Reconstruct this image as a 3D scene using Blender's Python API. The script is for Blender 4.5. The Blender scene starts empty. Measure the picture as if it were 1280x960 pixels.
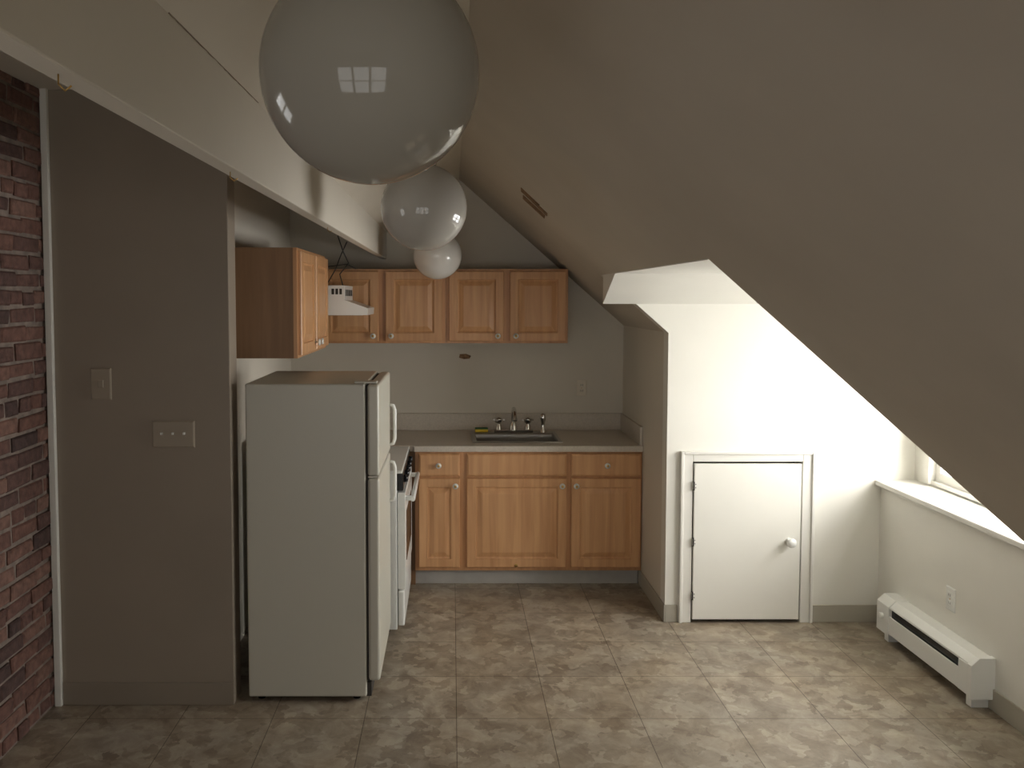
import bpy, bmesh, math, random
from mathutils import Vector, Matrix
random.seed(7)
scene = bpy.context.scene

# ------------------------------------------------------------------ materials
def new_mat(name):
    m = bpy.data.materials.new(name); m.use_nodes = True
    nt = m.node_tree
    return m, nt, nt.nodes['Principled BSDF']

def flat(name, col, rough=0.5, metal=0.0, coat=0.0, bump=0.0, bscale=60, var=0.0, vscale=3.0, spec=0.5):
    m, nt, p = new_mat(name)
    p.inputs['Base Color'].default_value = (*col, 1)
    p.inputs['Roughness'].default_value = rough
    p.inputs['Metallic'].default_value = metal
    p.inputs['Coat Weight'].default_value = coat
    p.inputs['Specular IOR Level'].default_value = spec
    tc = nt.nodes.new('ShaderNodeTexCoord')
    if var > 0:
        n = nt.nodes.new('ShaderNodeTexNoise'); n.inputs['Scale'].default_value = vscale
        n.inputs['Detail'].default_value = 5
        nt.links.new(tc.outputs['Object'], n.inputs['Vector'])
        r = nt.nodes.new('ShaderNodeValToRGB')
        r.color_ramp.elements[0].position = 0.3; r.color_ramp.elements[1].position = 0.7
        r.color_ramp.elements[0].color = (*[c*(1-var) for c in col], 1)
        r.color_ramp.elements[1].color = (*[min(1, c*(1+var)) for c in col], 1)
        nt.links.new(n.outputs['Fac'], r.inputs['Fac'])
        nt.links.new(r.outputs['Color'], p.inputs['Base Color'])
    if bump > 0:
        n2 = nt.nodes.new('ShaderNodeTexNoise'); n2.inputs['Scale'].default_value = bscale
        n2.inputs['Detail'].default_value = 4
        nt.links.new(tc.outputs['Object'], n2.inputs['Vector'])
        b = nt.nodes.new('ShaderNodeBump'); b.inputs['Strength'].default_value = bump
        b.inputs['Distance'].default_value = 0.01
        nt.links.new(n2.outputs['Fac'], b.inputs['Height'])
        nt.links.new(b.outputs['Normal'], p.inputs['Normal'])
    return m

M_cream = flat('paint_cream', (0.67, 0.62, 0.53), 0.6, bump=0.08, bscale=18, var=0.04, vscale=1.5)
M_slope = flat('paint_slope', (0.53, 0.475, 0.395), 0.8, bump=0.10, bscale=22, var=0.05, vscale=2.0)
M_white = flat('paint_white', (0.79, 0.77, 0.70), 0.5, bump=0.06, bscale=16, var=0.02)
M_taupe = flat('paint_taupe', (0.30, 0.25, 0.195), 0.5, bump=0.08, bscale=20, var=0.05, vscale=2.0)
M_trim = flat('trim_paint', (0.76, 0.74, 0.68), 0.35, var=0.02)
M_vinyl = flat('vinyl_base', (0.42, 0.39, 0.32), 0.5, var=0.05)
M_vinyl_t = flat('vinyl_base_taupe', (0.27, 0.225, 0.175), 0.5, var=0.05)
M_fridge = flat('fridge_enamel', (0.55, 0.53, 0.45), 0.35, bump=0.05, bscale=220)
M_enamel = flat('white_enamel', (0.82, 0.82, 0.78), 0.22)
M_seal = flat('dark_gap', (0.04, 0.035, 0.03), 0.8)
M_crack = flat('plaster_crack', (0.22, 0.17, 0.12), 0.9)
M_black = flat('black_enamel', (0.012, 0.012, 0.014), 0.2)
M_counter = flat('laminate', (0.58, 0.52, 0.44), 0.4, var=0.08, vscale=90)
M_toe = flat('toe_board', (0.38, 0.36, 0.33), 0.6, var=0.1, vscale=8)
M_steel = flat('stainless', (0.42, 0.40, 0.37), 0.3, metal=1.0)
M_chrome = flat('chrome', (0.7, 0.68, 0.64), 0.1, metal=1.0)
M_brass = flat('brass', (0.55, 0.36, 0.12), 0.3, metal=1.0)
M_globes = [flat('opal_glass_shaded', (0.33, 0.305, 0.26), 0.06, spec=0.4),  # one glass; near shade and far dormer light painted into the colours
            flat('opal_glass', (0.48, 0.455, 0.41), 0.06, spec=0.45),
            flat('opal_glass_lit', (0.74, 0.72, 0.68), 0.06, spec=0.5)]
M_plastic = flat('ivory_plastic', (0.72, 0.66, 0.55), 0.35)
M_plate_t = flat('painted_plate', (0.36, 0.305, 0.235), 0.4)
M_sponge = flat('sponge_yellow', (0.7, 0.5, 0.05), 0.9, bump=0.5, bscale=200)
M_green = flat('sponge_green', (0.05, 0.16, 0.07), 0.9)
M_hole = flat('bare_lath', (0.22, 0.13, 0.07), 0.9, var=0.5, vscale=40)
M_wire = flat('wire', (0.03, 0.025, 0.02), 0.6)
M_mortar = flat('mortar', (0.22, 0.175, 0.145), 0.9, bump=0.6, bscale=60, var=0.3, vscale=20)

def wood_mat(name, c0, c1, scale=(28, 28, 1.6), rough=0.38):
    m, nt, p = new_mat(name)
    tc = nt.nodes.new('ShaderNodeTexCoord'); mp = nt.nodes.new('ShaderNodeMapping')
    mp.inputs['Scale'].default_value = scale
    n = nt.nodes.new('ShaderNodeTexNoise'); n.inputs['Scale'].default_value = 1.0
    n.inputs['Detail'].default_value = 6; n.inputs['Distortion'].default_value = 0.6
    r = nt.nodes.new('ShaderNodeValToRGB')
    r.color_ramp.elements[0].position = 0.3; r.color_ramp.elements[0].color = (*c0, 1)
    r.color_ramp.elements[1].position = 0.68; r.color_ramp.elements[1].color = (*c1, 1)
    nt.links.new(tc.outputs['Object'], mp.inputs['Vector']); nt.links.new(mp.outputs[0], n.inputs['Vector'])
    nt.links.new(n.outputs['Fac'], r.inputs['Fac']); nt.links.new(r.outputs['Color'], p.inputs['Base Color'])
    p.inputs['Roughness'].default_value = rough
    return m
M_oak = wood_mat('honey_oak', (0.53, 0.27, 0.12), (0.67, 0.375, 0.18))
M_frame = wood_mat('honey_oak_frame', (0.44, 0.215, 0.093), (0.58, 0.305, 0.14))
M_side = wood_mat('cabinet_side', (0.20, 0.105, 0.05), (0.25, 0.135, 0.065), rough=0.5)

def brick_mat():
    m, nt, p = new_mat('old_brick')
    g = nt.nodes.new('ShaderNodeNewGeometry')
    r = nt.nodes.new('ShaderNodeValToRGB'); cr = r.color_ramp
    cr.elements[0].color = (0.06, 0.035, 0.030, 1); cr.elements[1].color = (0.20, 0.110, 0.082, 1)
    e = cr.elements.new(0.15); e.color = (0.10, 0.052, 0.042, 1)
    e = cr.elements.new(0.6); e.color = (0.15, 0.072, 0.053, 1)
    nt.links.new(g.outputs['Random Per Island'], r.inputs['Fac'])
    tc = nt.nodes.new('ShaderNodeTexCoord')
    n = nt.nodes.new('ShaderNodeTexNoise'); n.inputs['Scale'].default_value = 30; n.inputs['Detail'].default_value = 6
    nt.links.new(tc.outputs['Object'], n.inputs['Vector'])
    mx = nt.nodes.new('ShaderNodeMixRGB'); mx.blend_type = 'OVERLAY'; mx.inputs['Fac'].default_value = 0.8
    nt.links.new(r.outputs['Color'], mx.inputs['Color1']); nt.links.new(n.outputs['Fac'], mx.inputs['Color2'])
    nt.links.new(mx.outputs['Color'], p.inputs['Base Color'])
    b = nt.nodes.new('ShaderNodeBump'); b.inputs['Strength'].default_value = 0.8; b.inputs['Distance'].default_value = 0.012
    nt.links.new(n.outputs['Fac'], b.inputs['Height']); nt.links.new(b.outputs['Normal'], p.inputs['Normal'])
    p.inputs['Roughness'].default_value = 0.8
    return m
M_brick = brick_mat()

def floor_mat():
    m, nt, p = new_mat('slate_look_vinyl')
    L = nt.links
    tc = nt.nodes.new('ShaderNodeTexCoord')
    mp = nt.nodes.new('ShaderNodeMapping'); mp.inputs['Location'].default_value = (-0.02, 0.11, 0)
    L.new(tc.outputs['Object'], mp.inputs['Vector'])
    bk = nt.nodes.new('ShaderNodeTexBrick'); bk.offset = 0.0; bk.squash = 1.0
    bk.inputs['Scale'].default_value = 1.0
    bk.inputs['Brick Width'].default_value = 0.405; bk.inputs['Row Height'].default_value = 0.405
    bk.inputs['Mortar Size'].default_value = 0.0018; bk.inputs['Mortar Smooth'].default_value = 0.2
    bk.inputs['Color1'].default_value = (0.88, 0.88, 0.88, 1); bk.inputs['Color2'].default_value = (1, 1, 1, 1)
    bk.inputs['Mortar'].default_value = (0.26, 0.23, 0.20, 1)
    L.new(mp.outputs[0], bk.inputs['Vector'])
    n1 = nt.nodes.new('ShaderNodeTexNoise'); n1.inputs['Scale'].default_value = 7.5; n1.inputs['Detail'].default_value = 10
    n1.inputs['Roughness'].default_value = 0.7; n1.inputs['Distortion'].default_value = 0.6
    L.new(tc.outputs['Object'], n1.inputs['Vector'])
    nd = nt.nodes.new('ShaderNodeTexNoise'); nd.inputs['Scale'].default_value = 16; nd.inputs['Detail'].default_value = 7
    L.new(tc.outputs['Object'], nd.inputs['Vector'])
    vm = nt.nodes.new('ShaderNodeVectorMath'); vm.operation = 'MULTIPLY_ADD'
    L.new(nd.outputs['Color'], vm.inputs[0]); vm.inputs[1].default_value = (0.17, 0.17, 0.17)
    L.new(tc.outputs['Object'], vm.inputs[2])
    vo = nt.nodes.new('ShaderNodeTexVoronoi'); vo.inputs['Scale'].default_value = 13
    L.new(vm.outputs[0], vo.inputs['Vector'])
    sp = nt.nodes.new('ShaderNodeSeparateColor'); L.new(vo.outputs['Color'], sp.inputs[0])
    ma = nt.nodes.new('ShaderNodeMath'); ma.operation = 'MULTIPLY_ADD'
    L.new(sp.outputs[0], ma.inputs[0]); ma.inputs[1].default_value = 0.28
    L.new(n1.outputs['Fac'], ma.inputs[2])
    r = nt.nodes.new('ShaderNodeValToRGB'); cr = r.color_ramp
    cr.elements[0].position = 0.42; cr.elements[0].color = (0.20, 0.155, 0.112, 1)
    cr.elements[1].position = 0.90; cr.elements[1].color = (0.47, 0.41, 0.325, 1)
    e = cr.elements.new(0.64); e.color = (0.32, 0.263, 0.198, 1)
    L.new(ma.outputs[0], r.inputs['Fac'])
    # slight warm / cool drift between patches
    n3 = nt.nodes.new('ShaderNodeTexNoise'); n3.inputs['Scale'].default_value = 3.2; n3.inputs['Detail'].default_value = 6
    L.new(tc.outputs['Object'], n3.inputs['Vector'])
    r3 = nt.nodes.new('ShaderNodeValToRGB')
    r3.color_ramp.elements[0].position = 0.35; r3.color_ramp.elements[0].color = (0.93, 0.95, 0.97, 1)
    r3.color_ramp.elements[1].position = 0.65; r3.color_ramp.elements[1].color = (1.0, 0.975, 0.93, 1)
    L.new(n3.outputs['Fac'], r3.inputs['Fac'])
    m3 = nt.nodes.new('ShaderNodeMixRGB'); m3.blend_type = 'MULTIPLY'; m3.inputs['Fac'].default_value = 1
    L.new(r.outputs['Color'], m3.inputs['Color1']); L.new(r3.outputs['Color'], m3.inputs['Color2'])
    mx = nt.nodes.new('ShaderNodeMixRGB'); mx.blend_type = 'MULTIPLY'; mx.inputs['Fac'].default_value = 1
    L.new(m3.outputs['Color'], mx.inputs['Color1']); L.new(bk.outputs['Color'], mx.inputs['Color2'])
    L.new(mx.outputs['Color'], p.inputs['Base Color'])
    p.inputs['Roughness'].default_value = 0.36
    b = nt.nodes.new('ShaderNodeBump'); b.inputs['Strength'].default_value = 0.15; b.inputs['Distance'].default_value = 0.003
    L.new(ma.outputs[0], b.inputs['Height']); L.new(b.outputs['Normal'], p.inputs['Normal'])
    return m
M_floor = floor_mat()

def glass_mat():
    m, nt, p = new_mat('window_glass')
    nt.nodes.remove(p)
    t = nt.nodes.new('ShaderNodeBsdfTransparent'); g = nt.nodes.new('ShaderNodeBsdfGlossy')
    g.inputs['Roughness'].default_value = 0.02
    mx = nt.nodes.new('ShaderNodeMixShader'); mx.inputs[0].default_value = 0.06
    nt.links.new(t.outputs[0], mx.inputs[1]); nt.links.new(g.outputs[0], mx.inputs[2])
    nt.links.new(mx.outputs[0], nt.nodes['Material Output'].inputs['Surface'])
    return m
M_glass = glass_mat()

# ------------------------------------------------------------------ mesh builder
class MB:
    def __init__(s):
        s.bm = bmesh.new(); s.mats = []
    def mi(s, m):
        if m not in s.mats: s.mats.append(m)
        return s.mats.index(m)
    def _f(s, vs, m, smooth=False):
        try:
            f = s.bm.faces.new(vs)
        except ValueError:
            return
        f.material_index = s.mi(m); f.smooth = smooth
    def box(s, x0, x1, y0, y1, z0, z1, m):
        v = [s.bm.verts.new(c) for c in ((x0,y0,z0),(x1,y0,z0),(x1,y1,z0),(x0,y1,z0),(x0,y0,z1),(x1,y0,z1),(x1,y1,z1),(x0,y1,z1))]
        for q in ((0,3,2,1),(4,5,6,7),(0,1,5,4),(1,2,6,5),(2,3,7,6),(3,0,4,7)):
            s._f([v[i] for i in q], m)
    def prism(s, poly, axis, lo, hi, m):
        def P(a, b, c):
            return {'x': (c, a, b), 'y': (a, c, b), 'z': (a, b, c)}[axis]
        A = [s.bm.verts.new(P(a, b, lo)) for a, b in poly]
        Bv = [s.bm.verts.new(P(a, b, hi)) for a, b in poly]
        n = len(poly)
        s._f(A, m); s._f(Bv[::-1], m)
        for i in range(n):
            s._f([A[i], A[(i+1) % n], Bv[(i+1) % n], Bv[i]], m)
    def lathe(s, c, d, prof, m, seg=24):
        c = Vector(c); d = Vector(d).normalized()
        a = d.orthogonal().normalized(); b = d.cross(a)
        rings = []
        for r, h in prof:
            if r < 1e-6:
                rings.append([s.bm.verts.new(c + d*h)])
            else:
                rings.append([s.bm.verts.new(c + d*h + a*(r*math.cos(2*math.pi*i/seg)) + b*(r*math.sin(2*math.pi*i/seg))) for i in range(seg)])
        for k in range(len(rings)-1):
            A, Bv = rings[k], rings[k+1]
            for i in range(seg):
                j = (i+1) % seg
                if len(A) == 1 and len(Bv) == 1: continue
                if len(A) == 1: s._f([A[0], Bv[i], Bv[j]], m, True)
                elif len(Bv) == 1: s._f([A[i], A[j], Bv[0]], m, True)
                else: s._f([A[i], A[j], Bv[j], Bv[i]], m, True)
    def cyl(s, p0, p1, r, m, seg=20, r1=None):
        p0 = Vector(p0); p1 = Vector(p1); L = (p1-p0).length
        r1 = r if r1 is None else r1
        s.lathe(p0, p1-p0, [(0, 0), (r, 0), (r1, L), (0, L)], m, seg)
    def sphere(s, c, r, m, seg=32, rings=16):
        s.lathe(c, (0, 0, 1), [(r*math.sin(math.pi*i/rings), -r*math.cos(math.pi*i/rings)) for i in range(rings+1)], m, seg)
    def tube(s, pts, r, m, seg=10):
        pts = [Vector(p) for p in pts]
        up = None; rings = []
        for i, p in enumerate(pts):
            t = (pts[min(i+1, len(pts)-1)] - pts[max(i-1, 0)]).normalized()
            if up is None: up = t.orthogonal().normalized()
            up = (up - t*up.dot(t)).normalized(); b = t.cross(up)
            rings.append([s.bm.verts.new(p + up*(r*math.cos(2*math.pi*k/seg)) + b*(r*math.sin(2*math.pi*k/seg))) for k in range(seg)])
        for A, Bv in zip(rings, rings[1:]):
            for k in range(seg):
                j = (k+1) % seg
                s._f([A[k], A[j], Bv[j], Bv[k]], m, True)
        s._f(rings[0][::-1], m); s._f(rings[-1], m)
    def rings(s, o, u, w, n, W, H, spec, m):
        """concentric rectangles: spec=[(inset,height)]"""
        o, u, w, n = map(Vector, (o, u, w, n)); prev = None
        for ins, h in spec:
            R = [s.bm.verts.new(o + u*a + w*b + n*h) for a, b in ((ins, ins), (W-ins, ins), (W-ins, H-ins), (ins, H-ins))]
            if prev:
                for i in range(4):
                    j = (i+1) % 4
                    s._f([prev[i], prev[j], R[j], R[i]], m)
            else:
                s._f(R[::-1], m)
            prev = R
        s._f(prev, m)
    def done(s, name, bevel=0.0, parent=None, seg=2):
        bmesh.ops.recalc_face_normals(s.bm, faces=s.bm.faces)
        me = bpy.data.meshes.new(name); s.bm.to_mesh(me); s.bm.free()
        for m in s.mats: me.materials.append(m)
        o = bpy.data.objects.new(name, me); scene.collection.objects.link(o)
        if bevel > 0:
            b = o.modifiers.new('bevel', 'BEVEL'); b.width = bevel; b.segments = seg
            b.limit_method = 'ANGLE'; b.angle_limit = math.radians(40)
        if parent: o.parent = parent
        return o

Y = (0, 1, 0); X = (1, 0, 0); Z = (0, 0, 1)
PANEL = [(0, 0), (0, 0.016), (0.004, 0.020), (0.054, 0.020), (0.058, 0.010), (0.066, 0.008), (0.096, 0.0185), (0.100, 0.019)]
DRAWER = [(0, 0), (0, 0.013), (0.005, 0.017), (0.012, 0.020)]
def knob(b, p, n):
    b.lathe(p, n, [(0, 0), (0.007, 0), (0.006, 0.012), (0.015, 0.017), (0.019, 0.023), (0.017, 0.029), (0.008, 0.032), (0.008, 0.0325)], M_enamel, 20)
    q = Vector(p) + Vector(n)*0.0322
    b.lathe(q, n, [(0.008, 0), (0.006, 0.0015), (0, 0.002)], M_brass, 16)

# ------------------------------------------------------------------ room dims
ZR, XR = 2.678, 0.05
def zs(x): return 2.722 - 0.88*x
YB = 5.83      # back wall
YD = 4.62      # low-door wall
YF = 3.66      # taupe partition
YC = 2.73      # near cheek of dormer
Y0 = -1.8      # rear wall
XK = 1.215     # kitchen right wall
XW = 2.43      # knee wall
XU = 2.62      # window wall
XB = -1.80     # brick
XL = -1.14     # kitchen left wall
XS = -0.46     # soffit face
ZC = 2.76

b = MB(); b.box(XB-0.15, XU+0.12, Y0-0.12, YB+0.12, -0.1, 0, M_floor); b.done('floor')
b = MB(); b.box(XB-0.1, XU+0.1, YB, YB+0.12, 0, 3.0, M_cream); b.done('wall_back')
b = MB(); b.box(XL-0.1, XL, YF+0.12, YB, 0, ZC, M_cream); b.done('wall_kitchen_left')
b = MB(); b.box(XB, -0.99, YF, YF+0.12, 0, ZC, M_taupe); b.done('wall_partition', 0.004)
b = MB(); b.prism([(XK, YD+0.1), (XK+0.1, YD+0.1), (XK+0.1, YB), (XK, YB)], 'z', 0, zs(XK)-0.0, M_cream); b.done('wall_kitchen_right')
# low-door wall, with a real opening for the door
dx0, dx1, dz1 = 1.29, 2.05, 0.985
cw = 0.07
ox0, ox1, oz1 = dx0+cw, dx1-cw, dz1-cw+0.01
b = MB()
b.prism([(XK, 0), (ox0, 0), (ox0, oz1), (ox1, oz1), (ox1, 0), (XU+0.1, 0), (XU+0.1, 2.02), (0.80, 2.02), (0.845, zs(0.845)), (XK, zs(XK))], 'y', YD, YD+0.1, M_white)
b.done('wall_dormer_far')
b = MB(); b.box(XW, XU+0.1, Y0, YD, 0, 0.79, M_white); b.done('wall_knee')
# window wall with opening
wy0, wy1, wz0, wz1 = 2.92, 4.48, 0.83, 1.78
b = MB()
b.box(XU, XU+0.1, YC, wy0, 0.79, 2.0, M_white); b.box(XU, XU+0.1, wy1, YD, 0.79, 2.0, M_white)
b.box(XU, XU+0.1, wy0, wy1, 0.79, wz0, M_white); b.box(XU, XU+0.1, wy0, wy1, wz1, 2.0, M_white)
b.done('wall_window')
# rear wall; wide opening added to let fill light in
rx0, rx1, rz0, rz1 = -1.7, 1.1, 0.2, 1.75
b = MB()
b.box(XB-0.1, rx0, Y0-0.12, Y0, 0, 3.0, M_cream); b.box(rx1, XU+0.1, Y0-0.12, Y0, 0, 3.0, M_cream)
b.box(rx0, rx1, Y0-0.12, Y0, 0, rz0, M_cream); b.box(rx0, rx1, Y0-0.12, Y0, rz1, 3.0, M_cream)
b.done('wall_rear')
# sloped ceiling (right)
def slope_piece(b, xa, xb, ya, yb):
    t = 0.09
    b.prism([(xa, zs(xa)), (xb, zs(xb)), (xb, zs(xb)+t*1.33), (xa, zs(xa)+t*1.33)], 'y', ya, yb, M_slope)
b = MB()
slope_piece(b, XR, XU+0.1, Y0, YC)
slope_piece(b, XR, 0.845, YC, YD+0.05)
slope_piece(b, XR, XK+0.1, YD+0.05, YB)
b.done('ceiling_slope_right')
b = MB(); b.prism([(XR, ZR), (XS, 2.31), (XS, 2.43), (XR, ZR+0.12)], 'y', Y0, YB, M_cream); b.done('ceiling_slope_left')
b = MB(); b.box(XB-0.1, XS-0.04, Y0, YB, ZC, ZC+0.1, M_cream); b.done('ceiling_left')
b = MB(); b.box(XS-0.04, XS, Y0, YB, 2.122, ZC+0.1, M_cream); b.done('trim_soffit', 0.003)
# dormer ceiling + cheek
b = MB()
b.box(0.845, XU+0.1, YC, 4.28, 1.975, 2.06, M_white)
b.prism([(4.28, 1.975), (YD, 1.815), (YD, 2.06), (4.28, 2.06)], 'x', 0.845, XU, M_white)
b.done('ceiling_dormer')
b = MB(); b.prism([(0.845, 1.98), (XU, 1.98), (XU, 0.79), (XW, 0.79), (XW, zs(XW)+0.12)], 'y', YC-0.09, YC, M_white); b.done('wall_dormer_near')
# hairline plaster crack along the soffit joint
b = MB()
pts = []
for i in range(40):
    t = i/39
    pts.append((XS+0.001, 1.36+t*0.62, 2.3105+random.uniform(0, .0015)))
b.tube(pts, .0013, M_crack, 6)
b.done('trim_plaster_crack')

# brick wall as real bricks
ly0w, ly1w, lz0w, lz1w = 1.42, 1.98, 1.30, 1.95   # window in brick wall
b = MB()
for (a0, a1, c0_, c1_) in ((Y0, ly0w, 0, ZC), (ly1w, YF+0.1, 0, ZC), (ly0w, ly1w, 0, lz0w), (ly0w, ly1w, lz1w, ZC)):
    b.box(XB-0.12, XB-0.010, a0, a1, c0_, c1_, M_mortar)
course = 0.0755; z = 0.0; k = 0
while z < ZC-0.02:
    y = Y0 + (0.0 if k % 2 else -0.11)
    while y < YF:
        Lb = (0.208 if (k % 6) else 0.10) + random.uniform(-.012, .012)
        ya, yb = max(y+0.006, Y0), min(y+Lb-0.006, YF-0.001)
        cut = z+course > lz0w and z < lz1w
        if cut and ya < ly0w < yb: yb = ly0w
        elif cut and ya < ly1w < yb: ya = ly1w
        if yb-ya > 0.02 and not (cut and ya >= ly0w-.001 and yb <= ly1w+.001):
            j = lambda a: random.uniform(-a, a)
            z0, z1 = z+0.007+j(.004), min(z+course-0.008+j(.004), ZC)
            xo = XB + j(0.007)
            f = [(ya+j(.006), z0+j(.004)), (yb+j(.006), z0+j(.004)), (yb+j(.006), z1+j(.004)), (ya+j(.006), z1+j(.004))]
            if yb > YF-0.03: f = [(min(a, YF-0.001), c) for a, c in f]
            A = [b.bm.verts.new((XB-0.03, a, c)) for a, c in f]
            cy = sum(a for a, c in f)/4; cz = sum(c for a, c in f)/4
            B1 = [b.bm.verts.new((xo-0.007, a, c)) for a, c in f]
            B2 = [b.bm.verts.new((xo, a+(0.007 if a < cy else -0.007), c+(0.007 if c < cz else -0.007))) for a, c in f]
            for P, Q in ((A, B1), (B1, B2)):
                for i in range(4):
                    b._f([P[i], P[(i+1) % 4], Q[(i+1) % 4], Q[i]], M_brick)
            b._f(B2, M_brick)
        y += Lb
    z += course; k += 1
b.done('wall_brick')
b = MB(); b.box(XB+0.002, XB+0.032, YF-0.022, YF, 0.0, ZC, M_trim); b.done('trim_corner', 0.003)

# baseboards
def bb(name, *a, m=None):
    b = MB(); b.box(*a, m or M_vinyl); b.done(name, 0.003)
bb('baseboard_partition', XB+0.034, -0.99, YF-0.008, YF, 0, 0.105, m=M_vinyl_t)
bb('baseboard_dormer', 2.055, XW, YD-0.009, YD, 0, 0.10)
bb('baseboard_dormer_left', XK, 1.285, YD-0.009, YD, 0, 0.10)
bb('baseboard_knee', XW-0.009, XW, Y0, YD-0.01, 0, 0.10)
bb('baseboard_kitchen_right', XK-0.008, XK, YD-0.009, 5.25, 0, 0.10)

# window sill
b = MB(); b.box(XW-0.035, XU+0.02, YC, YD, 0.79, 0.82, M_trim); b.done('window_sill', 0.006)

# window units
def window(name, mk, a0, a1, z0, z1, nb=2):
    b = MB(); c = 0.045
    def bx(A0, A1, D0, D1, Z0, Z1, m=M_trim): b.box(*mk(A0, A1, D0, D1), Z0, Z1, m)
    bx(a0-c, a0+.02, -0.015, 0.1, z0, z1+c); bx(a1-.02, a1+c, -0.015, 0.1, z0, z1+c)
    bx(a0+.02, a1-.02, -0.015, 0.1, z1-.02, z1+c); bx(a0+.02, a1-.02, 0.0, 0.1, z0-.005, z0+.02)
    edges = [a0+.02+(a1-a0-.04)*i/nb for i in range(nb+1)]
    for i in range(nb):
        p, q = edges[i], edges[i+1]
        if i: bx(p-.03, p+.03, 0.0, 0.1, z0+.02, z1-.02); p += .03
        if i < nb-1: q -= .03
        zm = (z0+z1)/2
        for (za, zb, d0) in ((z0+.02, zm+.02, 0.025), (zm-.02, z1-.02, 0.055)):
            bx(p, p+.04, d0, d0+.03, za, zb); bx(q-.04, q, d0, d0+.03, za, zb)
            bx(p+.04, q-.04, d0, d0+.03, za, za+.05); bx(p+.04, q-.04, d0, d0+.03, zb-.035, zb)
            bx(p+.04, q-.04, d0+.013, d0+.017, za+.05, zb-.035, M_glass)
    return b.done(name)
window('window_1', lambda a0, a1, d0, d1: (XU+d0, XU+d1, a0, a1), wy0, wy1, wz0, wz1)
window('window_added_fill', lambda a0, a1, d0, d1: (a0, a1, Y0-d1, Y0-d0), rx0, rx1, rz0, rz1, 3)  # added window behind the camera, frames the fill light
window('window_3', lambda a0, a1, d0, d1: (XB-d1, XB-d0, a0, a1), ly0w, ly1w, lz0w, lz1w, 1)

# ------------------------------------------------------------------ low door
root = bpy.data.objects.new('door_1', None); scene.collection.objects.link(root)
b = MB()
for (a, c, zz0, zz1) in ((dx0, dx0+cw, 0, dz1), (dx1-cw, dx1, 0, dz1), (dx0+cw, dx1-cw, dz1-cw+0.01, dz1)):
    b.box(a, c, YD-0.016, YD-0.0005, zz0, zz1, M_trim)
b.box(dx0, dx0+0.018, YD-0.026, YD-0.016, 0, dz1, M_trim)
b.box(dx1-0.018, dx1, YD-0.026, YD-0.016, 0, dz1, M_trim)
b.box(dx0+0.018, dx1-0.018, YD-0.026, YD-0.016, dz1-0.018, dz1, M_trim)
b.done('casing', 0.004, root)
b = MB(); b.box(ox0+0.006, ox1-0.010, YD-0.024, YD-0.003, 0.022, dz1-cw, M_white); b.done('panel', 0.003, root)
b = MB()
for zz in (0.16, 0.47, 0.79):
    b.box(dx0+cw-0.002, dx0+cw+0.018, YD-0.0275, YD-0.024, zz-0.02, zz+0.02, M_trim)
    b.cyl((dx0+cw+0.004, YD-0.027, zz-0.024), (dx0+cw+0.004, YD-0.027, zz+0.024), 0.0045, M_seal, 10)
    for q in (-.01, .01): b.cyl((dx0+cw+0.013, YD-0.0275, zz+q), (dx0+cw+0.013, YD-0.0285, zz+q), 0.003, M_seal, 8)
b.done('hinges', 0, root)
b = MB()
b.lathe((1.905, YD-0.024, 0.475), (0, -1, 0), [(0, 0), (0.02, 0), (0.018, .006), (0.009, .012), (0.01, .022), (0.022, .032), (0.028, .043), (0.022, .054), (0, .058)], M_enamel, 24)
b.done('knob', 0, root)
# dark crawl-space backing behind the little door
b = MB(); b.box(ox0-0.05, ox1+0.05, YD+0.1, YD+0.12, 0, oz1+0.05, M_seal); b.done('trim_crawlspace_back')

# ------------------------------------------------------------------ baseboard heater
b = MB()
hx, hy0, hy1 = 2.325, 3.60, 4.42
b.prism([(hx+0.02, 0.05), (XW-0.001, 0.05), (XW-0.001, 0.235), (hx+0.035, 0.235), (hx+0.035, 0.225), (XW-0.02, 0.215), (XW-0.02, 0.06), (hx+0.02, 0.06)], 'y', hy0+0.02, hy1-0.02, M_enamel)
b.prism([(hx, 0.06), (hx+0.008, 0.06), (hx+0.008, 0.155), (hx, 0.155)], 'y', hy0+0.02, hy1-0.02, M_enamel)
b.prism([(hx+0.004, 0.205), (hx+0.035, 0.235), (hx+0.035, 0.225), (hx+0.004, 0.195)], 'y', hy0+0.02, hy1-0.02, M_enamel)
b.prism([(hx+0.014, 0.062), (XW-0.022, 0.062), (XW-0.022, 0.20), (hx+0.014, 0.195)], 'y', hy0+0.03, hy1-0.03, M_black)
ep = [(hx-0.004, 0.05), (XW, 0.05), (XW, 0.24), (hx+0.033, 0.24), (hx-0.004, 0.205)]
b.prism(ep, 'y', hy0, hy0+0.03, M_enamel); b.prism(ep, 'y', hy1-0.12, hy1, M_enamel)
b.prism([(hx-0.002, 0.06), (hx+0.012, 0.06), (hx+0.012, 0.20), (hx-0.002, 0.20)], 'y', hy0+0.03, hy0+0.10, M_enamel)
b.cyl((hx-0.004, hy1-0.06, 0.14), (hx-0.022, hy1-0.06, 0.14), 0.016, M_enamel)
for yy in (hy0+.05, hy1-.06): b.box(hx+.02, XW-.002, yy-.02, yy+.02, 0, 0.05, M_enamel)
b.done('baseboard_heater', 0.002)

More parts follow.
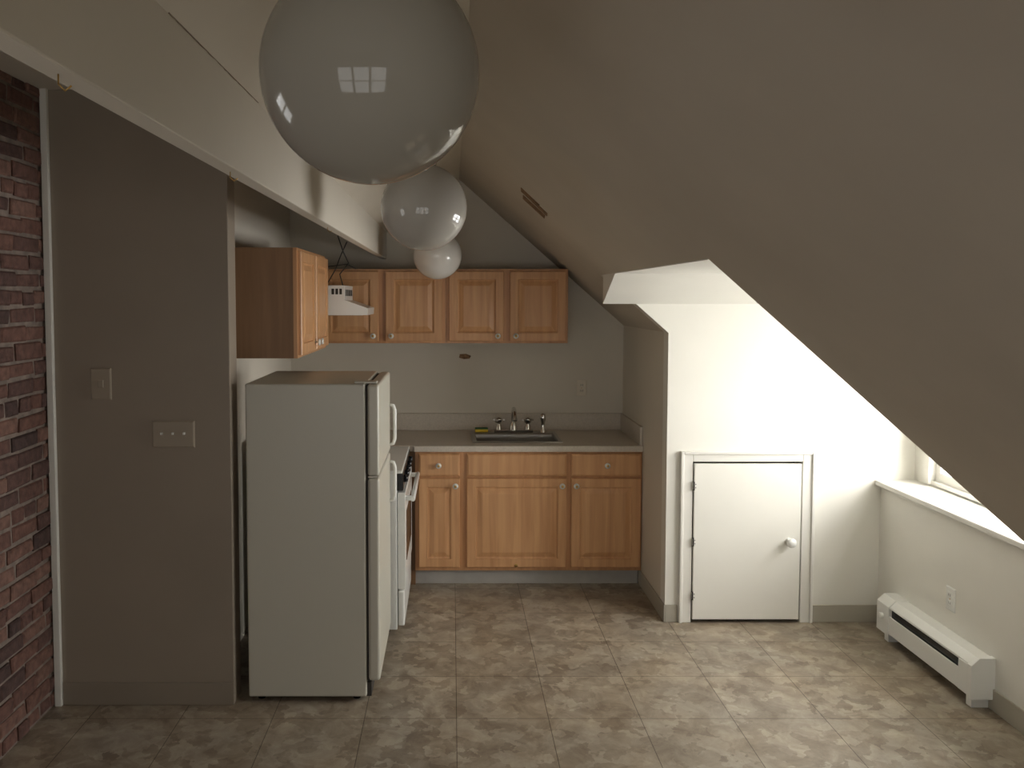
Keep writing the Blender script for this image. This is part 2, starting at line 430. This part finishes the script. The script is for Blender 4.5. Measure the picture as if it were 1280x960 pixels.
# ------------------------------------------------------------------ outlets & switches
def outlet(name, c, u, n, m=M_plastic):
    b = MB(); c = Vector(c); u = Vector(u); n = Vector(n); w = Vector(Z)
    b.rings(c-u*.036-w*.058, u, w, n, .072, .116, [(0, 0), (0, .003), (.005, .006)], m)
    for s in (-.02, .02):
        b.rings(c-u*.015+w*(s-.014)+n*.006, u, w, n, .03, .028, [(0, 0), (0, .002), (.003, .003)], m)
        for q in (-.006, .006):
            b.rings(c+u*(q-.0015)+w*(s-.006)+n*.009, u, w, n, .003, .012, [(0, 0), (0, .0005)], M_black)
    b.cyl(c+n*.006, c+n*.0075, .003, M_brass, 10)
    return b.done(name)
outlet('wall_outlet', (0.92, YB, 1.21), X, (0, -1, 0))
outlet('wall_outlet.001', (XW, 3.94, 0.385), Y, (-1, 0, 0), M_enamel)
b = MB(); b.rings((-1.61, YF, 1.395), X, Z, (0, -1, 0), .092, .142, [(0, 0), (0, .004), (.006, .008)], M_plate_t)
b.rings((-1.577, YF-.008, 1.45), X, Z, (0, -1, 0), .026, .034, [(0, 0), (0, .002), (.003, .003)], M_plate_t); b.done('blank_wall_plate')
b = MB(); b.rings((-1.34, YF, 1.18), X, Z, (0, -1, 0), .19, .12, [(0, 0), (0, .004), (.006, .008)], M_plate_t)
for q in (-.05, 0, .05):
    b.rings((-1.245+q-.006, YF-.008, 1.228), X, Z, (0, -1, 0), .012, .025, [(0, 0), (0, .001)], M_plate_t)
    b.box(-1.245+q-.004, -1.245+q+.004, YF-.02, YF-.008, 1.24, 1.25, M_enamel)
b.done('light_switch')

# ------------------------------------------------------------------ base cabinets
fy = 5.21
root = bpy.data.objects.new('base_cabinet', None); scene.collection.objects.link(root)
b = MB(); b.box(-0.235, XK-0.002, fy+0.02, YB-0.002, 0.10, 0.70, M_side)
b.box(-0.235, 0.10, fy+0.02, YB-0.002, 0.70, 0.872, M_side); b.box(0.75, XK-0.002, fy+0.02, YB-0.002, 0.70, 0.872, M_side)
b.box(XL+0.002, -0.235, fy+0.02, YB-0.002, 0.0, 0.872, M_side)
b.done('carcass', 0, root)
b = MB(); b.box(-0.235, XK-0.010, fy+0.045, fy+0.06, 0, 0.10, M_toe); b.done('toe_kick', 0, root)
b = MB()
for (x0, x1) in ((-0.235, -0.195), (0.035, 0.11), (0.715, 0.775), (1.19, XK-0.002)):
    b.box(x0, x1, fy, fy+0.02, 0.10, 0.872, M_frame)
for (x0, x1) in ((-0.195, 0.035), (0.11, 0.715), (0.775, 1.19)):
    b.box(x0, x1, fy, fy+0.02, 0.10, 0.14, M_frame); b.box(x0, x1, fy, fy+0.02, 0.69, 0.72, M_frame); b.box(x0, x1, fy, fy+0.02, 0.85, 0.872, M_frame)
    b.box(x0, x1, fy+.016, fy+0.02, 0.14, 0.85, M_frame)
b.done('face_frame', 0, root)
N = (0, -1, 0)
b = MB()
for (x0, x1) in ((-0.212, 0.05), (0.095, 0.73), (0.76, 1.203)):
    b.rings((x0, fy, 0.125), X, Z, N, x1-x0, 0.575, PANEL, M_oak)
    b.rings((x0, fy, 0.715), X, Z, N, x1-x0, 0.142, DRAWER, M_oak)
b.done('doors', 0, root)
b = MB()
for p in ((-0.085, fy-.02, .786), (0.022, fy-.02, .655), (0.70, fy-.02, .655), (0.985, fy-.02, .786), (0.79, fy-.02, .655)): knob(b, p, N)
b.cyl((0.41, fy-.02, .14), (0.41, fy-.026, .14), .01, M_brass)
b.done('knobs', 0, root)

# countertop with sink cut-out
b = MB()
cx0, cx1, cy0, cy1, cz0, cz1 = XL+0.002, XK-0.002, fy-0.03, YB-0.002, 0.873, 0.91
sx0, sx1, sy0, sy1 = 0.13, 0.72, 5.29, 5.72
b.box(cx0, -0.24, cy0+.015, cy1, cz0, cz1, M_counter)
b.box(-0.24, sx0+.02, cy0, cy1, cz0, cz1, M_counter); b.box(sx1-.02, cx1, cy0, cy1, cz0, cz1, M_counter)
b.box(sx0+.02, sx1-.02, cy0, sy0+.02, cz0, cz1, M_counter); b.box(sx0+.02, sx1-.02, sy1-.02, cy1, cz0, cz1, M_counter)
b.box(cx0, cx1, YB-0.022, YB-0.002, cz1, 1.03, M_counter)
b.box(cx1-0.018, cx1, cy0+0.02, YB-0.022, cz1, 1.03, M_counter)
b.done('countertop', 0.002)
# sink
b = MB()
def ringat(x0, x1, y0, y1, z): return [b.bm.verts.new(c) for c in ((x0, y0, z), (x1, y0, z), (x1, y1, z), (x0, y1, z))]
R = [ringat(sx0, sx1, sy0, sy1, 0.9105), ringat(sx0+.004, sx1-.004, sy0+.004, sy1-.004, 0.918), ringat(sx0+.025, sx1-.025, sy0+.025, sy1-.085, 0.918),
     ringat(sx0+.032, sx1-.032, sy0+.032, sy1-.092, 0.908), ringat(sx0+.045, sx1-.045, sy0+.045, sy1-.105, 0.75), ringat(sx0+.07, sx1-.07, sy0+.07, sy1-.13, 0.742)]
for P, Q in zip(R, R[1:]):
    for i in range(4): b._f([P[i], P[(i+1) % 4], Q[(i+1) % 4], Q[i]], M_steel)
b._f(R[-1], M_steel)
b.cyl((0.425, 5.47, .7425), (0.425, 5.47, .746), .04, M_chrome)
b.done('kitchen_sink', 0.003)
# faucet
b = MB(); fyy = 5.675; fz = 0.918
b.box(0.29, 0.56, fyy-.028, fyy+.028, fz, fz+.02, M_chrome)
b.tube([(0.425, fyy, fz+.01), (0.425, fyy, fz+.12), (0.425, fyy-.015, fz+.152), (0.425, fyy-.045, fz+.168), (0.425, fyy-.09, fz+.165), (0.425, fyy-.15, fz+.135), (0.425, fyy-.175, fz+.105)], 0.014, M_chrome, 14)
b.lathe((0.425, fyy, fz+.015), Z, [(0.03, 0), (0.026, .03), (0.017, .06), (0, .06)], M_chrome)
for xx in (0.325, 0.525):
    b.lathe((xx, fyy, fz+.015), Z, [(0.024, 0), (0.02, .03), (0.013, .045), (0.027, .055), (0.03, .08), (0.016, .092), (0, .094)], M_chrome)
    b.box(xx-.04, xx+.04, fyy-.007, fyy+.007, fz+.08, fz+.094, M_chrome)
b.done('kitchen_faucet', 0.002)
b = MB(); b.lathe((0.63, fyy, fz), Z, [(0.024, 0), (0.018, .02), (0.013, .03), (0.013, .07), (0.021, .09), (0.022, .12), (0.012, .132), (0, .132)], M_chrome)
b.done('sink_sprayer')
b = MB(); b.box(0.16, 0.25, 5.66, 5.715, .919, .939, M_sponge); b.box(0.16, 0.25, 5.66, 5.715, .939, .946, M_green); b.done('dish_sponge', .004)

# ------------------------------------------------------------------ wall cabinets (back)
uy = 5.51
def wall_cab_back(name, x0, x1, doors, knobs):
    root = bpy.data.objects.new(name, None); scene.collection.objects.link(root)
    b = MB(); b.box(x0, x1, uy+.02, YB-.002, 1.545, 2.04, M_side); b.done('carcass', 0, root)
    b = MB(); b.box(x0, x1, uy, uy+.02, 1.545, 2.04, M_frame); b.done('face_frame', 0.001, root)
    b = MB()
    for a, c in doors: b.rings((a, uy, 1.56), X, Z, N, c-a, 0.465, PANEL, M_oak)
    b.done('doors', 0, root)
    b = MB()
    for k_ in knobs: knob(b, (k_, uy-.02, 1.595), N)
    b.done('knobs', 0, root)
wall_cab_back('wall_cabinet', -0.905, -0.043, [(-0.86, -0.49), (-0.443, -0.065)], [-0.525, -0.405])
wall_cab_back('wall_cabinet', -0.041, 0.775, [(-0.02, 0.345), (0.385, 0.76)], [0.305, 0.425])

# wall cabinet on the left wall (faces +x)
root = bpy.data.objects.new('wall_cabinet', None); scene.collection.objects.link(root)
lx, ly0, ly1, lz0, lz1 = -0.775, 4.13, 5.05, 1.545, 2.10
b = MB(); b.box(XL+.002, lx-.02, ly0, ly1, lz0, lz1, M_side); b.done('carcass', 0, root)
b = MB(); b.box(lx-.02, lx, ly0, ly1, lz0, lz1, M_frame); b.done('face_frame', .001, root)
b = MB()
for a, c in ((ly0+.015, ly0+.445), (ly0+.475, ly1-.015)): b.rings((lx, a, lz0+.015), Y, Z, X, c-a, lz1-lz0-.03, PANEL, M_oak)
b.done('doors', 0, root)
b = MB()
for yy in (ly0+.41, ly0+.51): knob(b, (lx+.02, yy, lz0+.06), X)
b.done('knobs', 0, root)

# ------------------------------------------------------------------ range hood
b = MB()
b.prism([(XL+.002, 1.742), (-.52, 1.742), (-.518, 1.785), (-.66, 1.835), (-.66, 1.925), (XL+.002, 1.925)], 'y', 5.07, 5.485, M_enamel)
for i in range(5):
    b.box(-.662, -.6585, 5.12+i*.07, 5.165+i*.07, 1.86, 1.90, M_seal)
for i in range(3):
    b.box(-.74+i*.024, -.724+i*.024, 5.0685, 5.0705, 1.87, 1.905, M_seal)
b.box(-1.05, -.56, 5.11, 5.44, 1.739, 1.743, M_steel)
b.done('range_hood', .003)
b = MB()
b.tube([(-.80, 5.25, 1.925), (-.74, 5.25, 2.03), (-.70, 5.22, 2.12), (-.66, 5.2, 2.2)], .004, M_wire, 6)
b.tube([(-.70, 5.3, 1.925), (-.72, 5.3, 2.0), (-.66, 5.28, 2.07), (-.69, 5.25, 2.14), (-.72, 5.22, 2.24)], .004, M_wire, 6)
b.tube([(-.84, 5.2, 1.925), (-.82, 5.2, 2.04), (-.66, 5.2, 2.06), (-.60, 5.2, 2.03)], .003, M_wire, 6)
b.done('loose_wires')

# ------------------------------------------------------------------ refrigerator
root = bpy.data.objects.new('refrigerator', None); scene.collection.objects.link(root)
f0, f1, fx0, fx1, fh = 3.68, 4.34, -0.93, -0.39, 1.464
b = MB(); b.box(fx0, fx1, f0, f1, 0.025, fh, M_fridge); b.done('body', .008, root, 3)
b = MB(); b.box(fx1, fx1+.012, f0+.01, f1-.01, 0.10, fh-.012, M_seal); b.box(fx1-.01, fx1+.02, f0+.02, f1-.02, 0.02, 0.085, M_seal); b.done('gasket', 0, root)
b = MB(); b.box(fx1+.010, fx1+.062, f0-.002, f1+.002, 0.10, 1.033, M_fridge); b.done('door_lower', .012, root, 3)
b = MB(); b.box(fx1+.010, fx1+.062, f0-.002, f1+.002, 1.045, fh-.004, M_fridge); b.done('door_freezer', .012, root, 3)
b = MB()
hxf = fx1+.06; yh = f1-.04
for za, zb in ((1.08, 1.29), (.78, .99)):
    b.tube([(hxf, yh, za), (hxf+.022, yh, za+.005), (hxf+.03, yh, za+.03), (hxf+.03, yh, zb-.03), (hxf+.022, yh, zb-.005), (hxf, yh, zb)], .009, M_enamel, 12)
b.done('handles', 0, root)
b = MB()
b.box(fx1-.05, fx1+.05, f0+.02, f0+.08, fh-.001, fh+.008, M_fridge); b.box(fx1+.005, fx1+.055, f0+.01, f0+.06, 1.034, 1.044, M_chrome)
for xx in (fx0+.05, fx1-.05):
    for yy in (f0+.05, f1-.05): b.cyl((xx, yy, 0), (xx, yy, .03), .018, M_black)
b.done('hinges_feet', .002, root)

# ------------------------------------------------------------------ stove
root = bpy.data.objects.new('stove', None); scene.collection.objects.link(root)
s0, s1, sf = 4.43, 5.17, -0.30
b = MB(); b.box(-1.06, sf, s0, s1, 0.03, 0.895, M_enamel); b.box(-1.06, sf+.03, s0-.003, s1+.003, 0.895, 0.912, M_enamel)
b.box(-1.09, -1.03, s0, s1, .90, 1.07, M_enamel)
b.done('body', .004, root)
b = MB(); b.box(sf, sf+.035, s0, s1, 0.80, 0.893, M_black); b.done('control_panel', .004, root)
b = MB()
for i in range(5): b.lathe((sf+.035, s0+.1+i*.135, .848), X, [(0, 0), (.021, 0), (.018, .02), (0, .022)], M_black)
b.box(-1.03, -1.026, s0+.2, s1-.2, .98, 1.04, M_black)
b.done('control_knobs', 0, root)
b = MB(); b.box(sf+.004, sf+.045, s0+.004, s1-.004, 0.255, 0.79, M_enamel); b.box(sf+.0445, sf+.047, s0+.12, s1-.12, .38, .66, M_black); b.done('oven_door', .006, root)
b = MB(); b.box(sf+.004, sf+.04, s0+.004, s1-.004, 0.05, 0.245, M_enamel); b.done('drawer', .008, root)
b = MB(); b.tube([(sf+.085, s0+.04, .745), (sf+.085, s1-.04, .745)], .013, M_enamel, 14)
for yy in (s0+.07, s1-.07): b.box(sf+.04, sf+.085, yy-.012, yy+.012, .733, .757, M_enamel)
b.done('oven_handle', .002, root)
b = MB()
for bx_, by_, br in ((-.5, s0+.2, .10), (-.5, s1-.2, .08), (-.83, s0+.2, .08), (-.83, s1-.2, .10)):
    b.lathe((bx_, by_, .912), Z, [(br+.012, 0), (br+.012, .003), (br, .002), (0, .001)], M_chrome, 32)
    pts = []
    for i in range(120):
        t = i/119; a = t*math.pi*8; r_ = .015+(br-.02)*t
        pts.append((bx_+r_*math.cos(a), by_+r_*math.sin(a), .921))
    b.tube(pts, .005, M_black, 6)
for xx in (-1.0, -.36):
    for yy in (s0+.05, s1-.05): b.cyl((xx, yy, 0), (xx, yy, .035), .015, M_black)
b.done('burners_feet', 0, root)

# ------------------------------------------------------------------ globe pendants
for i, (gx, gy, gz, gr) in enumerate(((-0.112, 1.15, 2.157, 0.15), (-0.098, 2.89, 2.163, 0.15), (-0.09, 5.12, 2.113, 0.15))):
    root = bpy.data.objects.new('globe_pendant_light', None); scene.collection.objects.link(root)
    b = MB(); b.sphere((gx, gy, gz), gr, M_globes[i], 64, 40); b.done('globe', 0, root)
    zt = ZR - (XR-gx)*0.7216
    b = MB()
    b.lathe((gx, gy, gz+gr-.012), Z, [(0, 0), (.045, 0), (.045, .03), (.02, .045), (0, .045)], M_chrome)
    b.cyl((gx, gy, gz+gr+.02), (gx, gy, zt+.01), .006, M_chrome)
    b.lathe((gx, gy, zt-.045), Z, [(0, 0), (.03, 0), (.055, .02), (.055, .05), (0, .05)], M_enamel)
    b.done('stem', 0, root)

# ------------------------------------------------------------------ damage patches
b = MB()
d = Vector((1, 0, -0.88)).normalized(); n = Vector((-0.88, 0, -1)).normalized()
c0 = Vector((0.42, 4.40, zs(0.42)))
for (a0, a1, q0, q1) in ((-.09, .04, -.16, -.05), (-.06, .10, -.02, .10), (-.01, .10, -.12, -.03)):
    P = [c0+d*a+Vector(Y)*q+n*.003 for a, q in ((a0, q0), (a1, q0+.02), (a1+.01, q1), (a0+.012, q1-.02))]
    vs = [b.bm.verts.new(p) for p in P]; vt = [b.bm.verts.new(p-n*.004) for p in P]
    b._f(vs, M_hole); b._f(vt, M_hole)
    for i in range(4): b._f([vs[i], vs[(i+1) % 4], vt[(i+1) % 4], vt[i]], M_hole)
b.done('ceiling_damage_patch')
b = MB(); b.prism([(.05, 1.425), (.085, 1.415), (.125, 1.418), (.135, 1.438), (.10, 1.452), (.055, 1.45)], 'y', YB-.003, YB, M_hole); b.done('wall_damage_patch')
b = MB()
for yy in (1.02, 1.8, 3.2):
    b.tube([(XS-.02, yy, 2.124), (XS-.02, yy, 2.11), (XS-.012, yy, 2.102), (XS-.004, yy, 2.108)], .0012, M_brass, 6)
b.done('cup_hooks')

# ------------------------------------------------------------------ light
w = bpy.data.worlds.new('overcast'); scene.world = w; w.use_nodes = True
nt = w.node_tree; bg = nt.nodes['Background']
bg.inputs['Color'].default_value = (0.93, 0.97, 1.0, 1); bg.inputs['Strength'].default_value = 1.0
def sky_light(name, loc, direction, sx_, sy_, radiance, col):
    l = bpy.data.lights.new(name, 'AREA'); l.shape = 'RECTANGLE'; l.size = sx_; l.size_y = sy_
    l.energy = radiance*math.pi*sx_*sy_; l.color = col
    o = bpy.data.objects.new(name, l); o.location = loc
    o.rotation_euler = Vector(direction).to_track_quat('-Z', 'Y').to_euler(); scene.collection.objects.link(o)
sky_light('window_daylight', (XU+0.55, 3.7, 1.65), (-1, 0, -0.25), 2.6, 1.8, 20, (1.0, 0.99, 0.97))
sky_light('rear_fill_light', ((rx0+rx1)/2, Y0-0.25, 1.0), (0, 1, 0), 3.4, 1.9, 1.85, (1.0, 0.965, 0.90))  # added fill through the rear opening, brightens the kitchen fronts
sky_light('window_daylight.002', (XB-0.35, 1.7, 1.65), (1, 0, 0), 0.9, 1.0, 3, (1.0, 0.98, 0.95))
sl = bpy.data.lights.new('sun', 'SUN'); sl.energy = 15; sl.angle = 0.01; sl.color = (1, 0.94, 0.84)
so = bpy.data.objects.new('sun', sl); so.rotation_euler = Vector((3.4, 0.0, -1.7)).to_track_quat('-Z', 'Y').to_euler(); scene.collection.objects.link(so)

# ------------------------------------------------------------------ camera
cam = bpy.data.cameras.new('camera'); cam.sensor_width = 36; cam.lens = 1030/1280*36
cam.shift_x = 75/1280; cam.shift_y = -54/1280; cam.clip_start = 0.05
co = bpy.data.objects.new('camera', cam); co.location = (0, 0, 1.85); co.rotation_euler = (math.radians(87), 0, 0)
scene.collection.objects.link(co); scene.camera = co
scene.view_settings.view_transform = 'Standard'
scene.view_settings.exposure = 0.0
